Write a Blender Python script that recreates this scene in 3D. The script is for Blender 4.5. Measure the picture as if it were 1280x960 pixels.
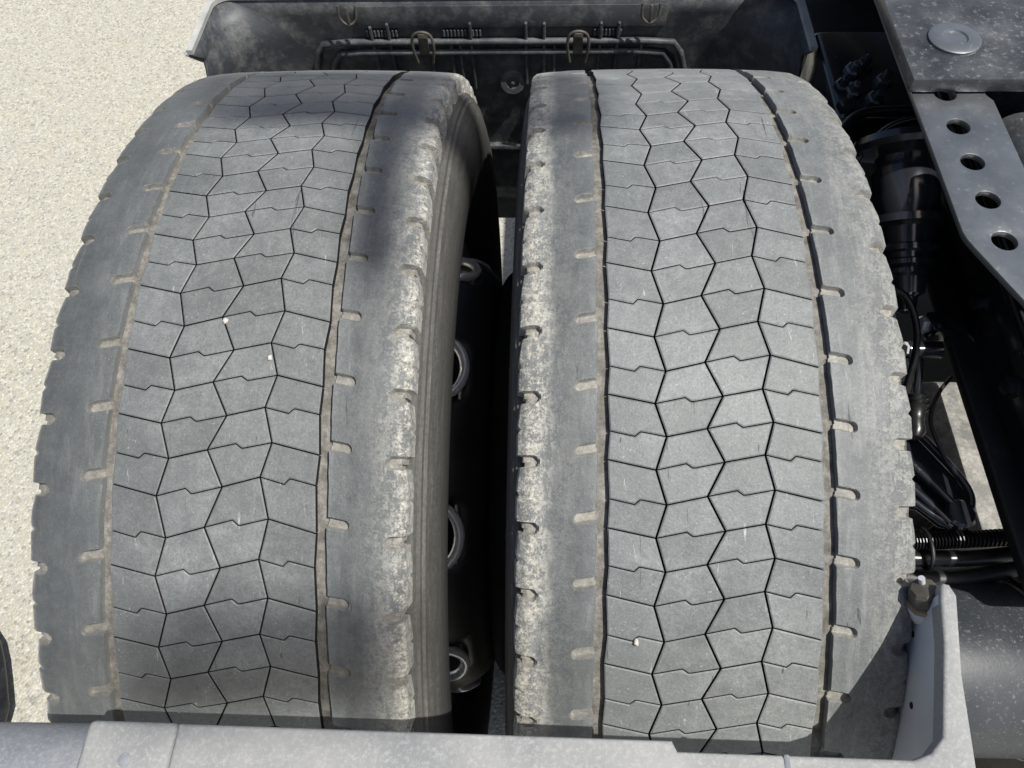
import bpy, bmesh, math, random
from mathutils import Vector, Matrix, noise

scene = bpy.context.scene
for o in list(bpy.data.objects):
    bpy.data.objects.remove(o)
rnd = random.Random(7)
R = math.radians

# ------------------------------------------------------------------ camera
cam_d = bpy.data.cameras.new('camera')
cam = bpy.data.objects.new('camera', cam_d)
scene.collection.objects.link(cam)
cam_d.sensor_width = 36.0
cam_d.lens = 27.03
cam_d.clip_start = 0.01
cam_d.clip_end = 300
_f = Vector((-0.0454, 0.5294, -0.8472)).normalized()
_r = Vector((0.9989, 0.0361, -0.0310))
_r = (_r - _f * _r.dot(_f)).normalized()
_u = _r.cross(_f)
cam.matrix_world = Matrix(((_r.x, _u.x, -_f.x, 0.071), (_r.y, _u.y, -_f.y, -0.4558),
                           (_r.z, _u.z, -_f.z, 1.4437), (0, 0, 0, 1)))
scene.camera = cam

# ------------------------------------------------------------------ sky and sun
SUN = Vector((0.40, -0.19, 0.88)).normalized()
world = bpy.data.worlds.new('World')
scene.world = world
world.use_nodes = True
wn = world.node_tree
bg = wn.nodes['Background']
sky = wn.nodes.new('ShaderNodeTexSky')
sky.sky_type = 'NISHITA'
sky.sun_disc = False
sky.air_density = 0.75
sky.dust_density = 2.5
sky.ozone_density = 0.6
sky.sun_elevation = math.asin(SUN.z)
sky.sun_rotation = math.atan2(SUN.x, SUN.y)
wn.links.new(sky.outputs[0], bg.inputs[0])
bg.inputs[1].default_value = 0.085
sl = bpy.data.lights.new('sun', 'SUN')
sl.energy = 4.6
sl.angle = R(0.53)
sl.color = (1.0, 0.98, 0.925)
so = bpy.data.objects.new('sun', sl)
scene.collection.objects.link(so)
so.rotation_euler = (-SUN).to_track_quat('-Z', 'Y').to_euler()
so.location = (2, -1, 5)
scene.view_settings.view_transform = 'Standard'
scene.view_settings.look = 'None'
scene.view_settings.gamma = 1
scene.view_settings.exposure = 0.22
scene.view_settings.use_curve_mapping = False

# ------------------------------------------------------------------ object helpers
col = scene.collection


def link(name, me, mat=None, parent=None):
    o = bpy.data.objects.new(name, me)
    col.objects.link(o)
    if mat is not None and me is not None and len(me.materials) == 0:
        me.materials.append(mat)
    if parent is not None:
        o.parent = parent
    return o


def empty(name, loc=(0, 0, 0)):
    o = bpy.data.objects.new(name, None)
    col.objects.link(o)
    o.location = loc
    o.empty_display_size = 0.05
    return o


def tag(o, label=None, cat=None, group=None, kind=None):
    if label: o['label'] = label
    if cat: o['category'] = cat
    if group: o['group'] = group
    if kind: o['kind'] = kind
    return o


def mesh(name, v, f, smooth=False):
    me = bpy.data.meshes.new(name)
    me.from_pydata([tuple(p) for p in v], [], f)
    me.validate()
    me.update()
    if smooth:
        me.shade_smooth()
    return me


def frombm(bm, name, smooth=False, auto=None):
    bmesh.ops.recalc_face_normals(bm, faces=bm.faces[:])
    me = bpy.data.meshes.new(name)
    bm.to_mesh(me)
    bm.free()
    if smooth:
        me.shade_smooth()
        if auto:
            me.set_sharp_from_angle(angle=R(auto))
    return me


def box(name, lo, hi, mat, parent=None, bevel=0.002, seg=2, rot=None):
    """bevelled box given by two corners; rot = matrix about its centre"""
    bm = bmesh.new()
    c = (Vector(lo) + Vector(hi)) / 2
    s = Vector(hi) - Vector(lo)
    bmesh.ops.create_cube(bm, size=1)
    bmesh.ops.scale(bm, vec=s, verts=bm.verts[:])
    if bevel:
        bmesh.ops.bevel(bm, geom=bm.edges[:], offset=min(bevel, min(s) * 0.45), segments=seg, affect='EDGES', profile=0.5)
    if rot is not None:
        bmesh.ops.rotate(bm, cent=(0, 0, 0), matrix=rot, verts=bm.verts[:])
    bmesh.ops.translate(bm, vec=c, verts=bm.verts[:])
    return link(name, frombm(bm, name, True, 35), mat, parent)


def smooth_path(pts, n=8):
    """Catmull-Rom through the points"""
    pts = [Vector(p) for p in pts]
    out = []
    for i in range(len(pts) - 1):
        p0 = pts[max(i - 1, 0)]; p1 = pts[i]; p2 = pts[i + 1]; p3 = pts[min(i + 2, len(pts) - 1)]
        for k in range(n):
            t = k / n
            out.append(0.5 * ((2 * p1) + (p2 - p0) * t + (2 * p0 - 5 * p1 + 4 * p2 - p3) * t * t
                              + (3 * p1 - p0 - 3 * p2 + p3) * t ** 3))
    out.append(pts[-1])
    return out


def tube_mesh(name, path, rad, seg=14, caps=True, sharp=None):
    """tube along a path; rad is a number or one per point"""
    path = [Vector(p) for p in path]
    v, f = [], []
    t0 = (path[1] - path[0]).normalized()
    ref = Vector((0, 0, 1)) if abs(t0.z) < 0.9 else Vector((1, 0, 0))
    nrm = (ref - t0 * ref.dot(t0)).normalized()
    for i, p in enumerate(path):
        a = path[max(i - 1, 0)]; b = path[min(i + 1, len(path) - 1)]
        t = b - a
        t = t.normalized() if t.length > 1e-9 else t0
        nrm = (nrm - t * nrm.dot(t))
        nrm = nrm.normalized() if nrm.length > 1e-6 else t.orthogonal().normalized()
        bn = t.cross(nrm)
        r = rad[i] if isinstance(rad, (list, tuple)) else rad
        for k in range(seg):
            an = 2 * math.pi * k / seg
            v.append(p + (nrm * math.cos(an) + bn * math.sin(an)) * r)
    n = len(path)
    for i in range(n - 1):
        for k in range(seg):
            k2 = (k + 1) % seg
            f.append((i * seg + k, i * seg + k2, (i + 1) * seg + k2, (i + 1) * seg + k))
    if caps:
        f.append(tuple(range(seg - 1, -1, -1)))
        f.append(tuple((n - 1) * seg + k for k in range(seg)))
    me = mesh(name, v, f, True)
    me.set_sharp_from_angle(angle=R(sharp or 50))
    return me


def tube(name, path, rad, mat, parent=None, seg=14, sharp=None):
    return link(name, tube_mesh(name, path, rad, seg, True, sharp), mat, parent)


def lathe(name, prof, mat, parent=None, origin=(0, 0, 0), axis=(0, 0, 1), seg=32, sharp=35):
    """(height, radius) profile turned about axis through origin"""
    ax = Vector(axis).normalized()
    path = [Vector(origin) + ax * h for h, r in prof]
    e1 = ax.orthogonal().normalized(); e2 = ax.cross(e1)
    v, f = [], []
    for (h, r), p in zip(prof, path):
        for k in range(seg):
            a = 2 * math.pi * k / seg
            v.append(p + (e1 * math.cos(a) + e2 * math.sin(a)) * max(r, 1e-5))
    n = len(prof)
    for i in range(n - 1):
        for k in range(seg):
            k2 = (k + 1) % seg
            f.append((i * seg + k, i * seg + k2, (i + 1) * seg + k2, (i + 1) * seg + k))
    f.append(tuple(range(seg - 1, -1, -1)))
    f.append(tuple((n - 1) * seg + k for k in range(seg)))
    me = mesh(name, v, f, True)
    me.set_sharp_from_angle(angle=R(sharp))
    return link(name, me, mat, parent)


def prism(name, poly, z0, z1, mat, parent=None, bevel=0.0015, holes=(), frame=None, seg=2):
    """plate: 2D outline (with round holes (x, y, r)) between two heights; frame = 4x4 to place it"""
    bm = bmesh.new()
    if holes:
        ring = [bm.verts.new((x, y, z1)) for x, y in poly]
        edges = [bm.edges.new((ring[i], ring[(i + 1) % len(ring)])) for i in range(len(ring))]
        for hx, hy, hr in holes:
            hv = [bm.verts.new((hx + hr * math.cos(2 * math.pi * k / 28), hy + hr * math.sin(2 * math.pi * k / 28), z1)) for k in range(28)]
            edges += [bm.edges.new((hv[i], hv[(i + 1) % 28])) for i in range(28)]
        bmesh.ops.triangle_fill(bm, use_beauty=True, use_dissolve=False, edges=edges)
    else:
        bm.faces.new([bm.verts.new((x, y, z1)) for x, y in poly])
    top = bm.faces[:]
    ext = bmesh.ops.extrude_face_region(bm, geom=top)
    vs = [g for g in ext['geom'] if isinstance(g, bmesh.types.BMVert)]
    bmesh.ops.translate(bm, vec=(0, 0, z0 - z1), verts=vs)
    bmesh.ops.recalc_face_normals(bm, faces=bm.faces[:])
    if bevel:
        bm.normal_update()
        es = [e for e in bm.edges if len(e.link_faces) == 2 and e.calc_face_angle(0) > R(50)
              and abs(e.verts[0].co.z - e.verts[1].co.z) < 1e-6]
        bmesh.ops.bevel(bm, geom=es, offset=bevel, segments=seg, affect='EDGES', profile=0.5)
    if frame is not None:
        bmesh.ops.transform(bm, matrix=frame, verts=bm.verts[:])
    return link(name, frombm(bm, name, True, 35), mat, parent)


# ------------------------------------------------------------------ material helpers
class NT:
    def __init__(self, name):
        self.m = bpy.data.materials.new(name)
        self.m.use_nodes = True
        self.t = self.m.node_tree
        self.b = self.t.nodes['Principled BSDF']
        self.tc = self.t.nodes.new('ShaderNodeTexCoord')
        self.co = self.tc.outputs['Object']

    def n(self, typ, **kw):
        nd = self.t.nodes.new(typ)
        for k, v in kw.items():
            setattr(nd, k, v)
        return nd

    def l(self, a, b):
        self.t.links.new(a, b)

    def noise(self, scale, detail=4, rough=0.55, dist=0.0, co=None):
        nd = self.n('ShaderNodeTexNoise')
        nd.inputs['Scale'].default_value = scale
        nd.inputs['Detail'].default_value = detail
        nd.inputs['Roughness'].default_value = rough
        nd.inputs['Distortion'].default_value = dist
        self.l(co or self.co, nd.inputs['Vector'])
        return nd.outputs['Fac']

    def vor(self, scale, feature='F1', out='Distance', co=None, rand=1.0):
        nd = self.n('ShaderNodeTexVoronoi', feature=feature)
        nd.inputs['Scale'].default_value = scale
        nd.inputs['Randomness'].default_value = rand
        self.l(co or self.co, nd.inputs['Vector'])
        return nd.outputs[out]

    def ramp(self, fac, stops, interp='LINEAR'):
        nd = self.n('ShaderNodeValToRGB')
        nd.color_ramp.interpolation = interp
        e = nd.color_ramp.elements
        while len(e) > 1: e.remove(e[-1])
        for i, (p, c) in enumerate(stops):
            if not isinstance(c, (tuple, list)): c = (c, c, c)
            el = e[0] if i == 0 else e.new(p)
            el.position = p
            el.color = (*c[:3], 1)
        self.l(fac, nd.inputs[0])
        return nd.outputs[0]

    def mix(self, fac, a, b, mode='MIX'):
        nd = self.n('ShaderNodeMix', data_type='RGBA', blend_type=mode)
        for s, val in ((nd.inputs[0], fac), (nd.inputs[6], a), (nd.inputs[7], b)):
            if hasattr(val, 'default_value') or hasattr(val, 'is_linked'):
                self.l(val, s)
            elif isinstance(val, (tuple, list)):
                s.default_value = (*val[:3], 1)
            else:
                s.default_value = val
        return nd.outputs[2]

    def math(self, op, a, b=0.0, c=0.0, clamp=False):
        nd = self.n('ShaderNodeMath', operation=op, use_clamp=clamp)
        for i, val in enumerate((a, b, c)):
            if hasattr(val, 'is_linked'):
                self.l(val, nd.inputs[i])
            else:
                nd.inputs[i].default_value = val
        return nd.outputs[0]

    def bump(self, h, strength=0.3, dist=0.001, prev=None):
        nd = self.n('ShaderNodeBump')
        nd.inputs['Strength'].default_value = strength
        nd.inputs['Distance'].default_value = dist
        self.l(h, nd.inputs['Height'])
        if prev is not None: self.l(prev, nd.inputs['Normal'])
        return nd.outputs[0]

    def done(self, color=None, rough=None, metal=None, normal=None, spec=None):
        for key, val in (('Base Color', color), ('Roughness', rough), ('Metallic', metal), ('Normal', normal), ('Specular IOR Level', spec)):
            if val is None: continue
            s = self.b.inputs[key]
            if hasattr(val, 'is_linked'): self.l(val, s)
            elif isinstance(val, (tuple, list)): s.default_value = (*val[:3], 1)
            else: s.default_value = val
        return self.m


def mat_ground():
    g = NT('pale_aggregate')
    cells = g.n('ShaderNodeTexVoronoi', feature='F1'); cells.inputs['Scale'].default_value = 170
    g.l(g.co, cells.inputs['Vector'])
    edge = g.vor(170, 'DISTANCE_TO_EDGE')
    sep = g.n('ShaderNodeSeparateColor'); g.l(cells.outputs['Color'], sep.inputs[0])
    stone = g.ramp(sep.outputs[0], [(0.0, (0.20, 0.195, 0.18)), (0.10, (0.34, 0.335, 0.31)), (0.22, (0.41, 0.40, 0.345)), (0.45, (0.50, 0.49, 0.425)),
                                    (0.62, (0.45, 0.41, 0.30)), (0.8, (0.60, 0.59, 0.52)), (1.0, (0.72, 0.715, 0.655))], 'CONSTANT')
    big = g.noise(2.2, 5)
    stone = g.mix(1.0, g.mix(0.18, stone, (0.47, 0.45, 0.385)), (0.88, 0.88, 0.86), 'MULTIPLY')
    c = g.mix(g.ramp(edge, [(0.0, 0.75), (0.09, 0.0)]), stone, (0.30, 0.27, 0.22))
    c = g.mix(g.ramp(big, [(0.35, 0.0), (0.7, 0.35)]), c, (0.40, 0.385, 0.335))
    c = g.mix(g.ramp(g.noise(14, 6, 0.7), [(0.56, 0.0), (0.72, 0.35)]), c, (0.30, 0.29, 0.265))
    fine = g.noise(420, 3)
    c = g.mix(g.ramp(fine, [(0.4, 0.0), (0.75, 0.25)]), c, (0.80, 0.77, 0.70))
    h = g.ramp(cells.outputs['Distance'], [(0.0, 1.0), (0.65, 0.0)])
    nb = g.bump(h, 0.5, 0.003)
    nb = g.bump(fine, 0.3, 0.001, nb)
    return g.done(c, 0.85, 0, nb, 0.3)


def xramp(g, stops, wob=0.010):
    """mask by the lateral place on the tyre (object X, metres), wobbled by noise"""
    s = g.n('ShaderNodeSeparateXYZ'); g.l(g.co, s.inputs[0])
    w = g.noise(28, 4, 0.6)
    x = g.math('ADD', s.outputs[0], g.math('MULTIPLY', g.math('SUBTRACT', w, 0.5), wob * 2.2))
    x01 = g.math('MULTIPLY_ADD', x, 1 / 0.32, 0.5)
    return g.ramp(x01, [((p + 0.16) / 0.32, v) for p, v in stops])


def cyl_co(g, along=0.12, k=0.5):
    """coordinates that follow the tyre: lateral, radial, along the rolling direction (compressed, so noise streaks)"""
    sx = g.n('ShaderNodeSeparateXYZ'); g.l(g.co, sx.inputs[0])
    ang = g.math('ARCTAN2', sx.outputs[2], g.math('MULTIPLY', sx.outputs[1], -1.0))
    rad = g.math('SQRT', g.math('ADD', g.math('MULTIPLY', sx.outputs[1], sx.outputs[1]), g.math('MULTIPLY', sx.outputs[2], sx.outputs[2])))
    cb = g.n('ShaderNodeCombineXYZ')
    g.l(sx.outputs[0], cb.inputs[0]); g.l(rad, cb.inputs[1]); g.l(g.math('MULTIPLY', ang, k * along), cb.inputs[2])
    return cb.outputs[0], rad


def mat_rubber(name, clean, pale, tone=1.0):
    """worn dusty tread rubber; clean / pale = bands of bare rubber and of caked dirt across the tyre"""
    g = NT(name)
    def T(*c): return tuple(q * tone for q in c)
    roll, rad = cyl_co(g, 0.16)
    cl = xramp(g, clean); pa = xramp(g, pale, 0.009)
    n1 = g.noise(60, 8, 0.68); n2 = g.noise(560, 3, 0.6); n3 = g.noise(8, 6, 0.62); n4 = g.noise(180, 6, 0.72)
    base = g.ramp(n1, [(0.22, T(0.124, 0.132, 0.131)), (0.5, T(0.188, 0.197, 0.194)), (0.80, T(0.268, 0.278, 0.271))])
    base = g.mix(g.ramp(n3, [(0.34, 0.8), (0.62, 0.0)]), base, T(0.100, 0.107, 0.107))
    base = g.mix(g.ramp(n4, [(0.34, 0.55), (0.54, 0.0)]), base, T(0.105, 0.109, 0.109))
    base = g.mix(g.ramp(n2, [(0.36, 0.50), (0.54, 0.0)]), base, T(0.098, 0.106, 0.108))
    base = g.mix(g.ramp(g.noise(700, 2, 0.6), [(0.56, 0.0), (0.74, 0.28)]), base, T(0.36, 0.375, 0.375))
    # lighter dust lying in patches, streaked along the rolling direction
    st = g.noise(120, 6, 0.7, 0.2, roll)
    ssx = g.n('ShaderNodeSeparateXYZ'); g.l(g.co, ssx.inputs[0])
    onrib = g.ramp(g.math('MULTIPLY', g.math('ABSOLUTE', ssx.outputs[0]), 5.0), [(0.40, 0.12), (0.45, 1.0)])
    base = g.mix(g.math('MULTIPLY', onrib, g.ramp(st, [(0.50, 0.0), (0.68, 0.45)])), base, T(0.33, 0.33, 0.32))
    # every block has worn to a slightly different grey
    oi = g.n('ShaderNodeObjectInfo')
    var = g.ramp(oi.outputs['Random'], [(0.0, 0.86), (0.5, 1.0), (1.0, 1.10)])
    base = g.mix(1.0, base, var, 'MULTIPLY')
    # grit specks and scuffs
    sp = g.vor(330, 'F1')
    spm = g.math('MULTIPLY', g.ramp(sp, [(0.0, 1.0), (0.24, 0.0)]), g.ramp(g.noise(85, 4), [(0.52, 0.0), (0.66, 0.8)]))
    base = g.mix(spm, base, T(0.46, 0.455, 0.44))
    for rot, sc_, lo in (((0.4, 0.6, 0.3), 330, 0.685), ((1.3, 0.2, 0.9), 280, 0.685), ((0.2, 1.5, 2.1), 240, 0.69)):
        mp = g.n('ShaderNodeMapping'); mp.inputs['Scale'].default_value = (1.0, 0.12, 0.12); mp.inputs['Rotation'].default_value = rot
        g.l(g.co, mp.inputs[0])
        sc = g.ramp(g.noise(sc_, 4, 0.7, 0.4, mp.outputs[0]), [(lo, 0.0), (lo + 0.05, 0.75)])
        base = g.mix(sc, base, T(0.44, 0.435, 0.42))
    # fine dark cuts
    mp = g.n('ShaderNodeMapping'); mp.inputs['Scale'].default_value = (1.0, 0.10, 0.10); mp.inputs['Rotation'].default_value = (0.9, 0.1, 0.2)
    g.l(g.co, mp.inputs[0])
    cut = g.ramp(g.noise(170, 3, 0.6, 0.8, mp.outputs[0]), [(0.70, 0.0), (0.74, 0.8)])
    base = g.mix(cut, base, (0.04, 0.04, 0.042))
    # bands of bare rubber
    base = g.mix(g.math('MULTIPLY', cl, g.ramp(g.noise(22, 7, 0.7), [(0.30, 1.0), (0.72, 0.62)])), base, (0.046, 0.052, 0.056))
    # caked dirt: flaky, with pits where the rubber shows
    dn = g.math('ADD', g.math('MULTIPLY', g.noise(150, 8, 0.78, 0.25), 0.62), g.math('MULTIPLY', g.noise(90, 6, 0.7, 0.2, roll), 0.38))
    fl = g.noise(640, 3, 0.6)
    dirtcol = g.ramp(g.noise(360, 6, 0.8), [(0.30, (0.13, 0.122, 0.102)), (0.45, (0.30, 0.285, 0.245)), (0.60, (0.54, 0.52, 0.455)), (0.76, (0.76, 0.745, 0.68))])
    dm = g.math('MULTIPLY', pa, g.ramp(g.math('ADD', g.math('MULTIPLY', dn, 0.78), g.math('MULTIPLY', fl, 0.22)), [(0.46, 0.0), (0.51, 0.85), (0.60, 1.0)]))
    c = g.mix(dm, base, dirtcol)
    at = g.n('ShaderNodeAttribute'); at.attribute_name = 'silt'
    dust = g.ramp(g.noise(190, 7, 0.78), [(0.28, T(0.105, 0.097, 0.082)), (0.5, T(0.235, 0.22, 0.19)), (0.75, T(0.39, 0.375, 0.335))])
    c = g.mix(g.math('MULTIPLY', at.outputs['Fac'], g.ramp(g.noise(45, 4), [(0.3, 0.40), (0.6, 0.92)])), c, dust)
    nb = g.bump(n2, 0.35, 0.0006)
    nb = g.bump(n4, 0.35, 0.0010, nb)
    nb = g.bump(n1, 0.25, 0.0018, nb)
    nb = g.bump(g.math('SUBTRACT', dm, cut), 0.6, 0.0009, nb)
    ro = g.ramp(n1, [(0.3, 0.48), (0.7, 0.68)])
    g.b.inputs['Sheen Weight'].default_value = 0.22
    g.b.inputs['Sheen Roughness'].default_value = 0.45
    g.b.inputs['Sheen Tint'].default_value = (0.9, 0.9, 0.88, 1)
    return g.done(c, ro, 0, nb, 0.5)


def mat_carcass(name, silt):
    """groove floors (silt-coloured in the two long grooves) and tyre sides"""
    g = NT(name)
    s = g.n('ShaderNodeSeparateXYZ'); g.l(g.co, s.inputs[0])
    ax = g.math('ABSOLUTE', s.outputs[0])
    m = g.ramp(g.math('MULTIPLY', ax, 5.0), [(0.36, 0.0), (0.372, 1.0), (0.425, 1.0), (0.44, 0.0)])
    n1 = g.noise(95, 8, 0.78); n2 = g.noise(300, 4, 0.6)
    d = g.ramp(n1, [(0.28, (0.060, 0.057, 0.050)), (0.48, (0.155, 0.147, 0.130)), (0.68, (0.30, 0.288, 0.26))])
    side = g.ramp(g.math('MULTIPLY', ax, 5.0), [(0.66, 0.0), (0.70, 1.0)])
    dark = g.ramp(n1, [(0.3, (0.018, 0.018, 0.019)), (0.7, (0.035, 0.035, 0.035))])
    roll, rad_ = cyl_co(g, 0.10)
    sd = g.ramp(g.noise(160, 8, 0.75, 0.1, roll), [(0.28, (0.066, 0.064, 0.059)), (0.52, (0.100, 0.097, 0.089)), (0.72, (0.165, 0.161, 0.149)), (0.85, (0.34, 0.335, 0.315))])
    sd = g.mix(g.ramp(n2, [(0.36, 0.5), (0.55, 0.0)]), sd, (0.055, 0.052, 0.046))
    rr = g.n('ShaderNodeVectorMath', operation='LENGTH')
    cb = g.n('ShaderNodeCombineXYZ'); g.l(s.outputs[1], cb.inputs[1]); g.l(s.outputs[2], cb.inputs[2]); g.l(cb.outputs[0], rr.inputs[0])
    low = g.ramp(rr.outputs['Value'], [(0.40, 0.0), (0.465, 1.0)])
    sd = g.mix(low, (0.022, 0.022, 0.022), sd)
    c = g.mix(m, dark, d)
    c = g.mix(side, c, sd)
    nb = g.bump(n2, 0.5, 0.0008)
    nb = g.bump(n1, 0.6, 0.002, nb)
    return g.done(c, 0.8, 0, nb, 0.3)


def mat_simple(name, c0, c1, scale=20, rough=(0.4, 0.6), metal=0.0, bump=0.15, bdist=0.001, spec=0.5, dust=None, dusts=35, dustamt=(0.5, 0.75), fine=300):
    g = NT(name)
    n1 = g.noise(scale, 6, 0.6); n2 = g.noise(fine, 4, 0.6)
    c = g.ramp(n1, [(0.3, c0), (0.7, c1)])
    rg = g.ramp(n1, [(0.3, rough[0]), (0.7, rough[1])])
    if dust is not None:
        dm = g.math('MULTIPLY', g.ramp(g.noise(dusts, 7, 0.72, 0.0), [(dustamt[0], 0.0), (dustamt[1], 1.0)]),
                    g.ramp(n2, [(0.3, 0.4), (0.6, 1.0)]))
        c = g.mix(dm, c, dust)
        rg = g.mix(dm, rg, (0.85, 0.85, 0.85))
    nb = g.bump(n2, bump, bdist)
    return g.done(c, rg, metal, nb, spec)


M = {}
M['ground'] = mat_ground()
M['tread_out'] = mat_rubber('rubber_outer',
                            [(-0.160, 1.0), (-0.126, 1.0), (-0.106, 0.75), (-0.086, 0.35), (-0.076, 0.0), (0.078, 0.0), (0.086, 0.45), (0.097, 0.9), (0.116, 0.7), (0.129, 0.15)],
                            [(-0.160, 0.08), (-0.08, 0.0), (0.110, 0.08), (0.127, 0.40), (0.1365, 1.0)], 0.95)
M['tread_in'] = mat_rubber('rubber_inner',
                           [(-0.124, 0.2), (-0.114, 0.9), (-0.098, 0.9), (-0.085, 0.5), (-0.076, 0.0), (0.078, 0.0), (0.088, 0.42), (0.12, 0.42), (0.160, 0.3)],
                           [(-0.14, 1.0), (-0.128, 0.95), (-0.115, 0.15), (-0.08, 0.0), (0.10, 0.05), (0.138, 0.45)], 1.14)
M['cut'] = mat_simple('clean_rubber_and_dark_holes', (0.010, 0.010, 0.011), (0.020, 0.020, 0.021), 60, (0.7, 0.9), spec=0.2)
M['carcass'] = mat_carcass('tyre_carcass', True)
M['black_paint'] = mat_simple('black_chassis_paint', (0.010, 0.012, 0.016), (0.020, 0.022, 0.027), 14, (0.10, 0.22), bump=0.05, spec=0.9, dust=(0.10, 0.10, 0.095), dustamt=(0.62, 0.88))
M['black_satin'] = mat_simple('black_satin', (0.010, 0.010, 0.011), (0.020, 0.020, 0.021), 25, (0.4, 0.6), dust=(0.12, 0.11, 0.10), dustamt=(0.6, 0.85))
M['hose'] = mat_simple('black_hose_rubber', (0.008, 0.008, 0.008), (0.016, 0.016, 0.016), 40, (0.22, 0.38), dust=(0.10, 0.095, 0.085), dustamt=(0.62, 0.9))
M['plastic'] = mat_simple('dusty_black_plastic', (0.030, 0.034, 0.040), (0.058, 0.063, 0.069), 9, (0.42, 0.62), dust=(0.20, 0.198, 0.185), dusts=34, dustamt=(0.46, 0.80), bump=0.3)
M['plastic_rim'] = mat_simple('dusty_plastic_edge', (0.30, 0.305, 0.295), (0.44, 0.44, 0.42), 30, (0.6, 0.8), dust=(0.5, 0.49, 0.45), dustamt=(0.45, 0.7), bump=0.3)
M['skirt'] = mat_simple('grey_skirt_plastic', (0.22, 0.235, 0.24), (0.30, 0.315, 0.32), 20, (0.5, 0.7))
M['bar'] = mat_simple('dust_coated_bracket', (0.21, 0.216, 0.218), (0.33, 0.327, 0.315), 16, (0.6, 0.8), dust=(0.42, 0.415, 0.40), dusts=380, dustamt=(0.48, 0.74), bump=0.4, bdist=0.0008)
M['bar_blue'] = mat_simple('dusty_blue_grey_plastic', (0.15, 0.165, 0.185), (0.27, 0.28, 0.295), 18, (0.55, 0.75), dust=(0.36, 0.36, 0.35), dusts=420, dustamt=(0.48, 0.76), bump=0.4, bdist=0.0008)
M['tank'] = mat_simple('dusty_dark_tank_paint', (0.026, 0.030, 0.035), (0.050, 0.055, 0.061), 10, (0.35, 0.55), dust=(0.22, 0.22, 0.215), dusts=260, dustamt=(0.56, 0.72))
M['shield'] = mat_simple('grey_steel_shield', (0.50, 0.53, 0.57), (0.62, 0.645, 0.675), 16, (0.4, 0.55), metal=0.0, bump=0.08)
M['steel'] = mat_simple('galvanised_plate', (0.17, 0.182, 0.192), (0.31, 0.325, 0.335), 8, (0.24, 0.42), metal=0.7, bump=0.12, dust=(0.36, 0.36, 0.355), dusts=240, dustamt=(0.56, 0.85))
M['steel_dark'] = mat_simple('oily_plate', (0.075, 0.082, 0.088), (0.17, 0.178, 0.184), 22, (0.24, 0.46), metal=0.7, bump=0.25, dust=(0.34, 0.34, 0.335), dusts=160, dustamt=(0.54, 0.74))
M['bright'] = mat_simple('pale_metal_and_glints', (0.75, 0.75, 0.75), (0.88, 0.88, 0.87), 30, (0.2, 0.3), metal=0.45, bump=0.05)  # near-white also serves as painted glint on the hand hole edges
M['rust'] = mat_simple('rusty_ring', (0.18, 0.125, 0.075), (0.36, 0.265, 0.165), 90, (0.6, 0.8), bump=0.4)
M['axle'] = mat_simple('dusty_axle_casting', (0.10, 0.098, 0.09), (0.24, 0.235, 0.22), 12, (0.6, 0.8), dust=(0.46, 0.44, 0.40), dusts=30, dustamt=(0.46, 0.66), bump=0.5, bdist=0.002)
M['disc'] = mat_simple('black_wheel_paint', (0.009, 0.009, 0.010), (0.016, 0.016, 0.017), 30, (0.4, 0.55), dust=(0.07, 0.068, 0.062), dustamt=(0.62, 0.9))
M['clip'] = mat_simple('grimy_clip_steel', (0.05, 0.045, 0.038), (0.13, 0.12, 0.10), 60, (0.5, 0.7), metal=0.3)
M['pebble'] = mat_simple('pale_pebble', (0.42, 0.40, 0.36), (0.60, 0.58, 0.54), 300, (0.7, 0.8), bump=0.3)

# ------------------------------------------------------------------ ground
gm = mesh('ground', [(-40, -40, 0), (40, -40, 0), (40, 60, 0), (-40, 60, 0)], [(0, 1, 2, 3)])
gnd = link('ground', gm, M['ground'])
gnd.location = (0, 0, 0.006)
tag(gnd, kind='structure')

# ------------------------------------------------------------------ the two wheels
RT = 0.5            # tyre radius over the crown
ELEV = 64.22        # angle of the photographed tread centre, measured from -Y upwards


def crown(x):
    a = abs(x)
    return RT - 0.18 * a * a - (0.9 * max(0.0, a - 0.10) ** 2)


def pos(x, a, r):
    return Vector((x, -r * math.cos(a), r * math.sin(a)))


class Pitch:
    """uneven tread pitches: angle (rad) of the left-hand notch number t"""

    def __init__(self, known, first):
        # known: angles (deg) from the tread centre in descending order; index of the first = 0
        self.k = [ELEV + q for q in known]
        up, dn = [], []
        mean = 5.85
        total = 62
        r2 = random.Random(len(known) * 13)
        a = self.k[0]
        n_up = first
        for i in range(n_up):
            a += mean + r2.uniform(-0.45, 0.45); up.append(a)
        seq = up[::-1] + self.k
        rest = 360.0 - (seq[0] - seq[-1])
        n_dn = total - (len(seq) - 1)
        for i in range(1, n_dn + 1):
            seq.append(self.k[-1] - rest * i / n_dn)
        self.seq = seq
        self.t0 = -n_up
        self.total = total

    def ang(self, t):
        i = t - self.t0
        fl = math.floor(i); fr = i - fl
        turns, idx = divmod(fl, self.total)
        a = self.seq[idx] * (1 - fr) + self.seq[idx + 1] * fr - 360.0 * turns
        return R(a)


def offset_poly(P, halfs):
    """inset a counter-clockwise polygon; halfs[i] = inset of edge i -> i+1"""
    n = len(P)
    out = []
    for i in range(n):
        p0 = P[i - 1]; p1 = P[i]; p2 = P[(i + 1) % n]
        d1 = (p1 - p0).normalized(); d2 = (p2 - p1).normalized()
        n1 = Vector((-d1.y, d1.x)); n2 = Vector((-d2.y, d2.x))
        h1 = halfs[i - 1]; h2 = halfs[i]
        cr = d1.x * d2.y - d1.y * d2.x
        a = p1 + n1 * h1; b = p1 + n2 * h2
        if abs(cr) < 0.05:
            out.append((a + b) / 2)
        else:
            t = ((b - a).x * d2.y - (b - a).y * d2.x) / cr
            out.append(a + d1 * t)
    return out


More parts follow.
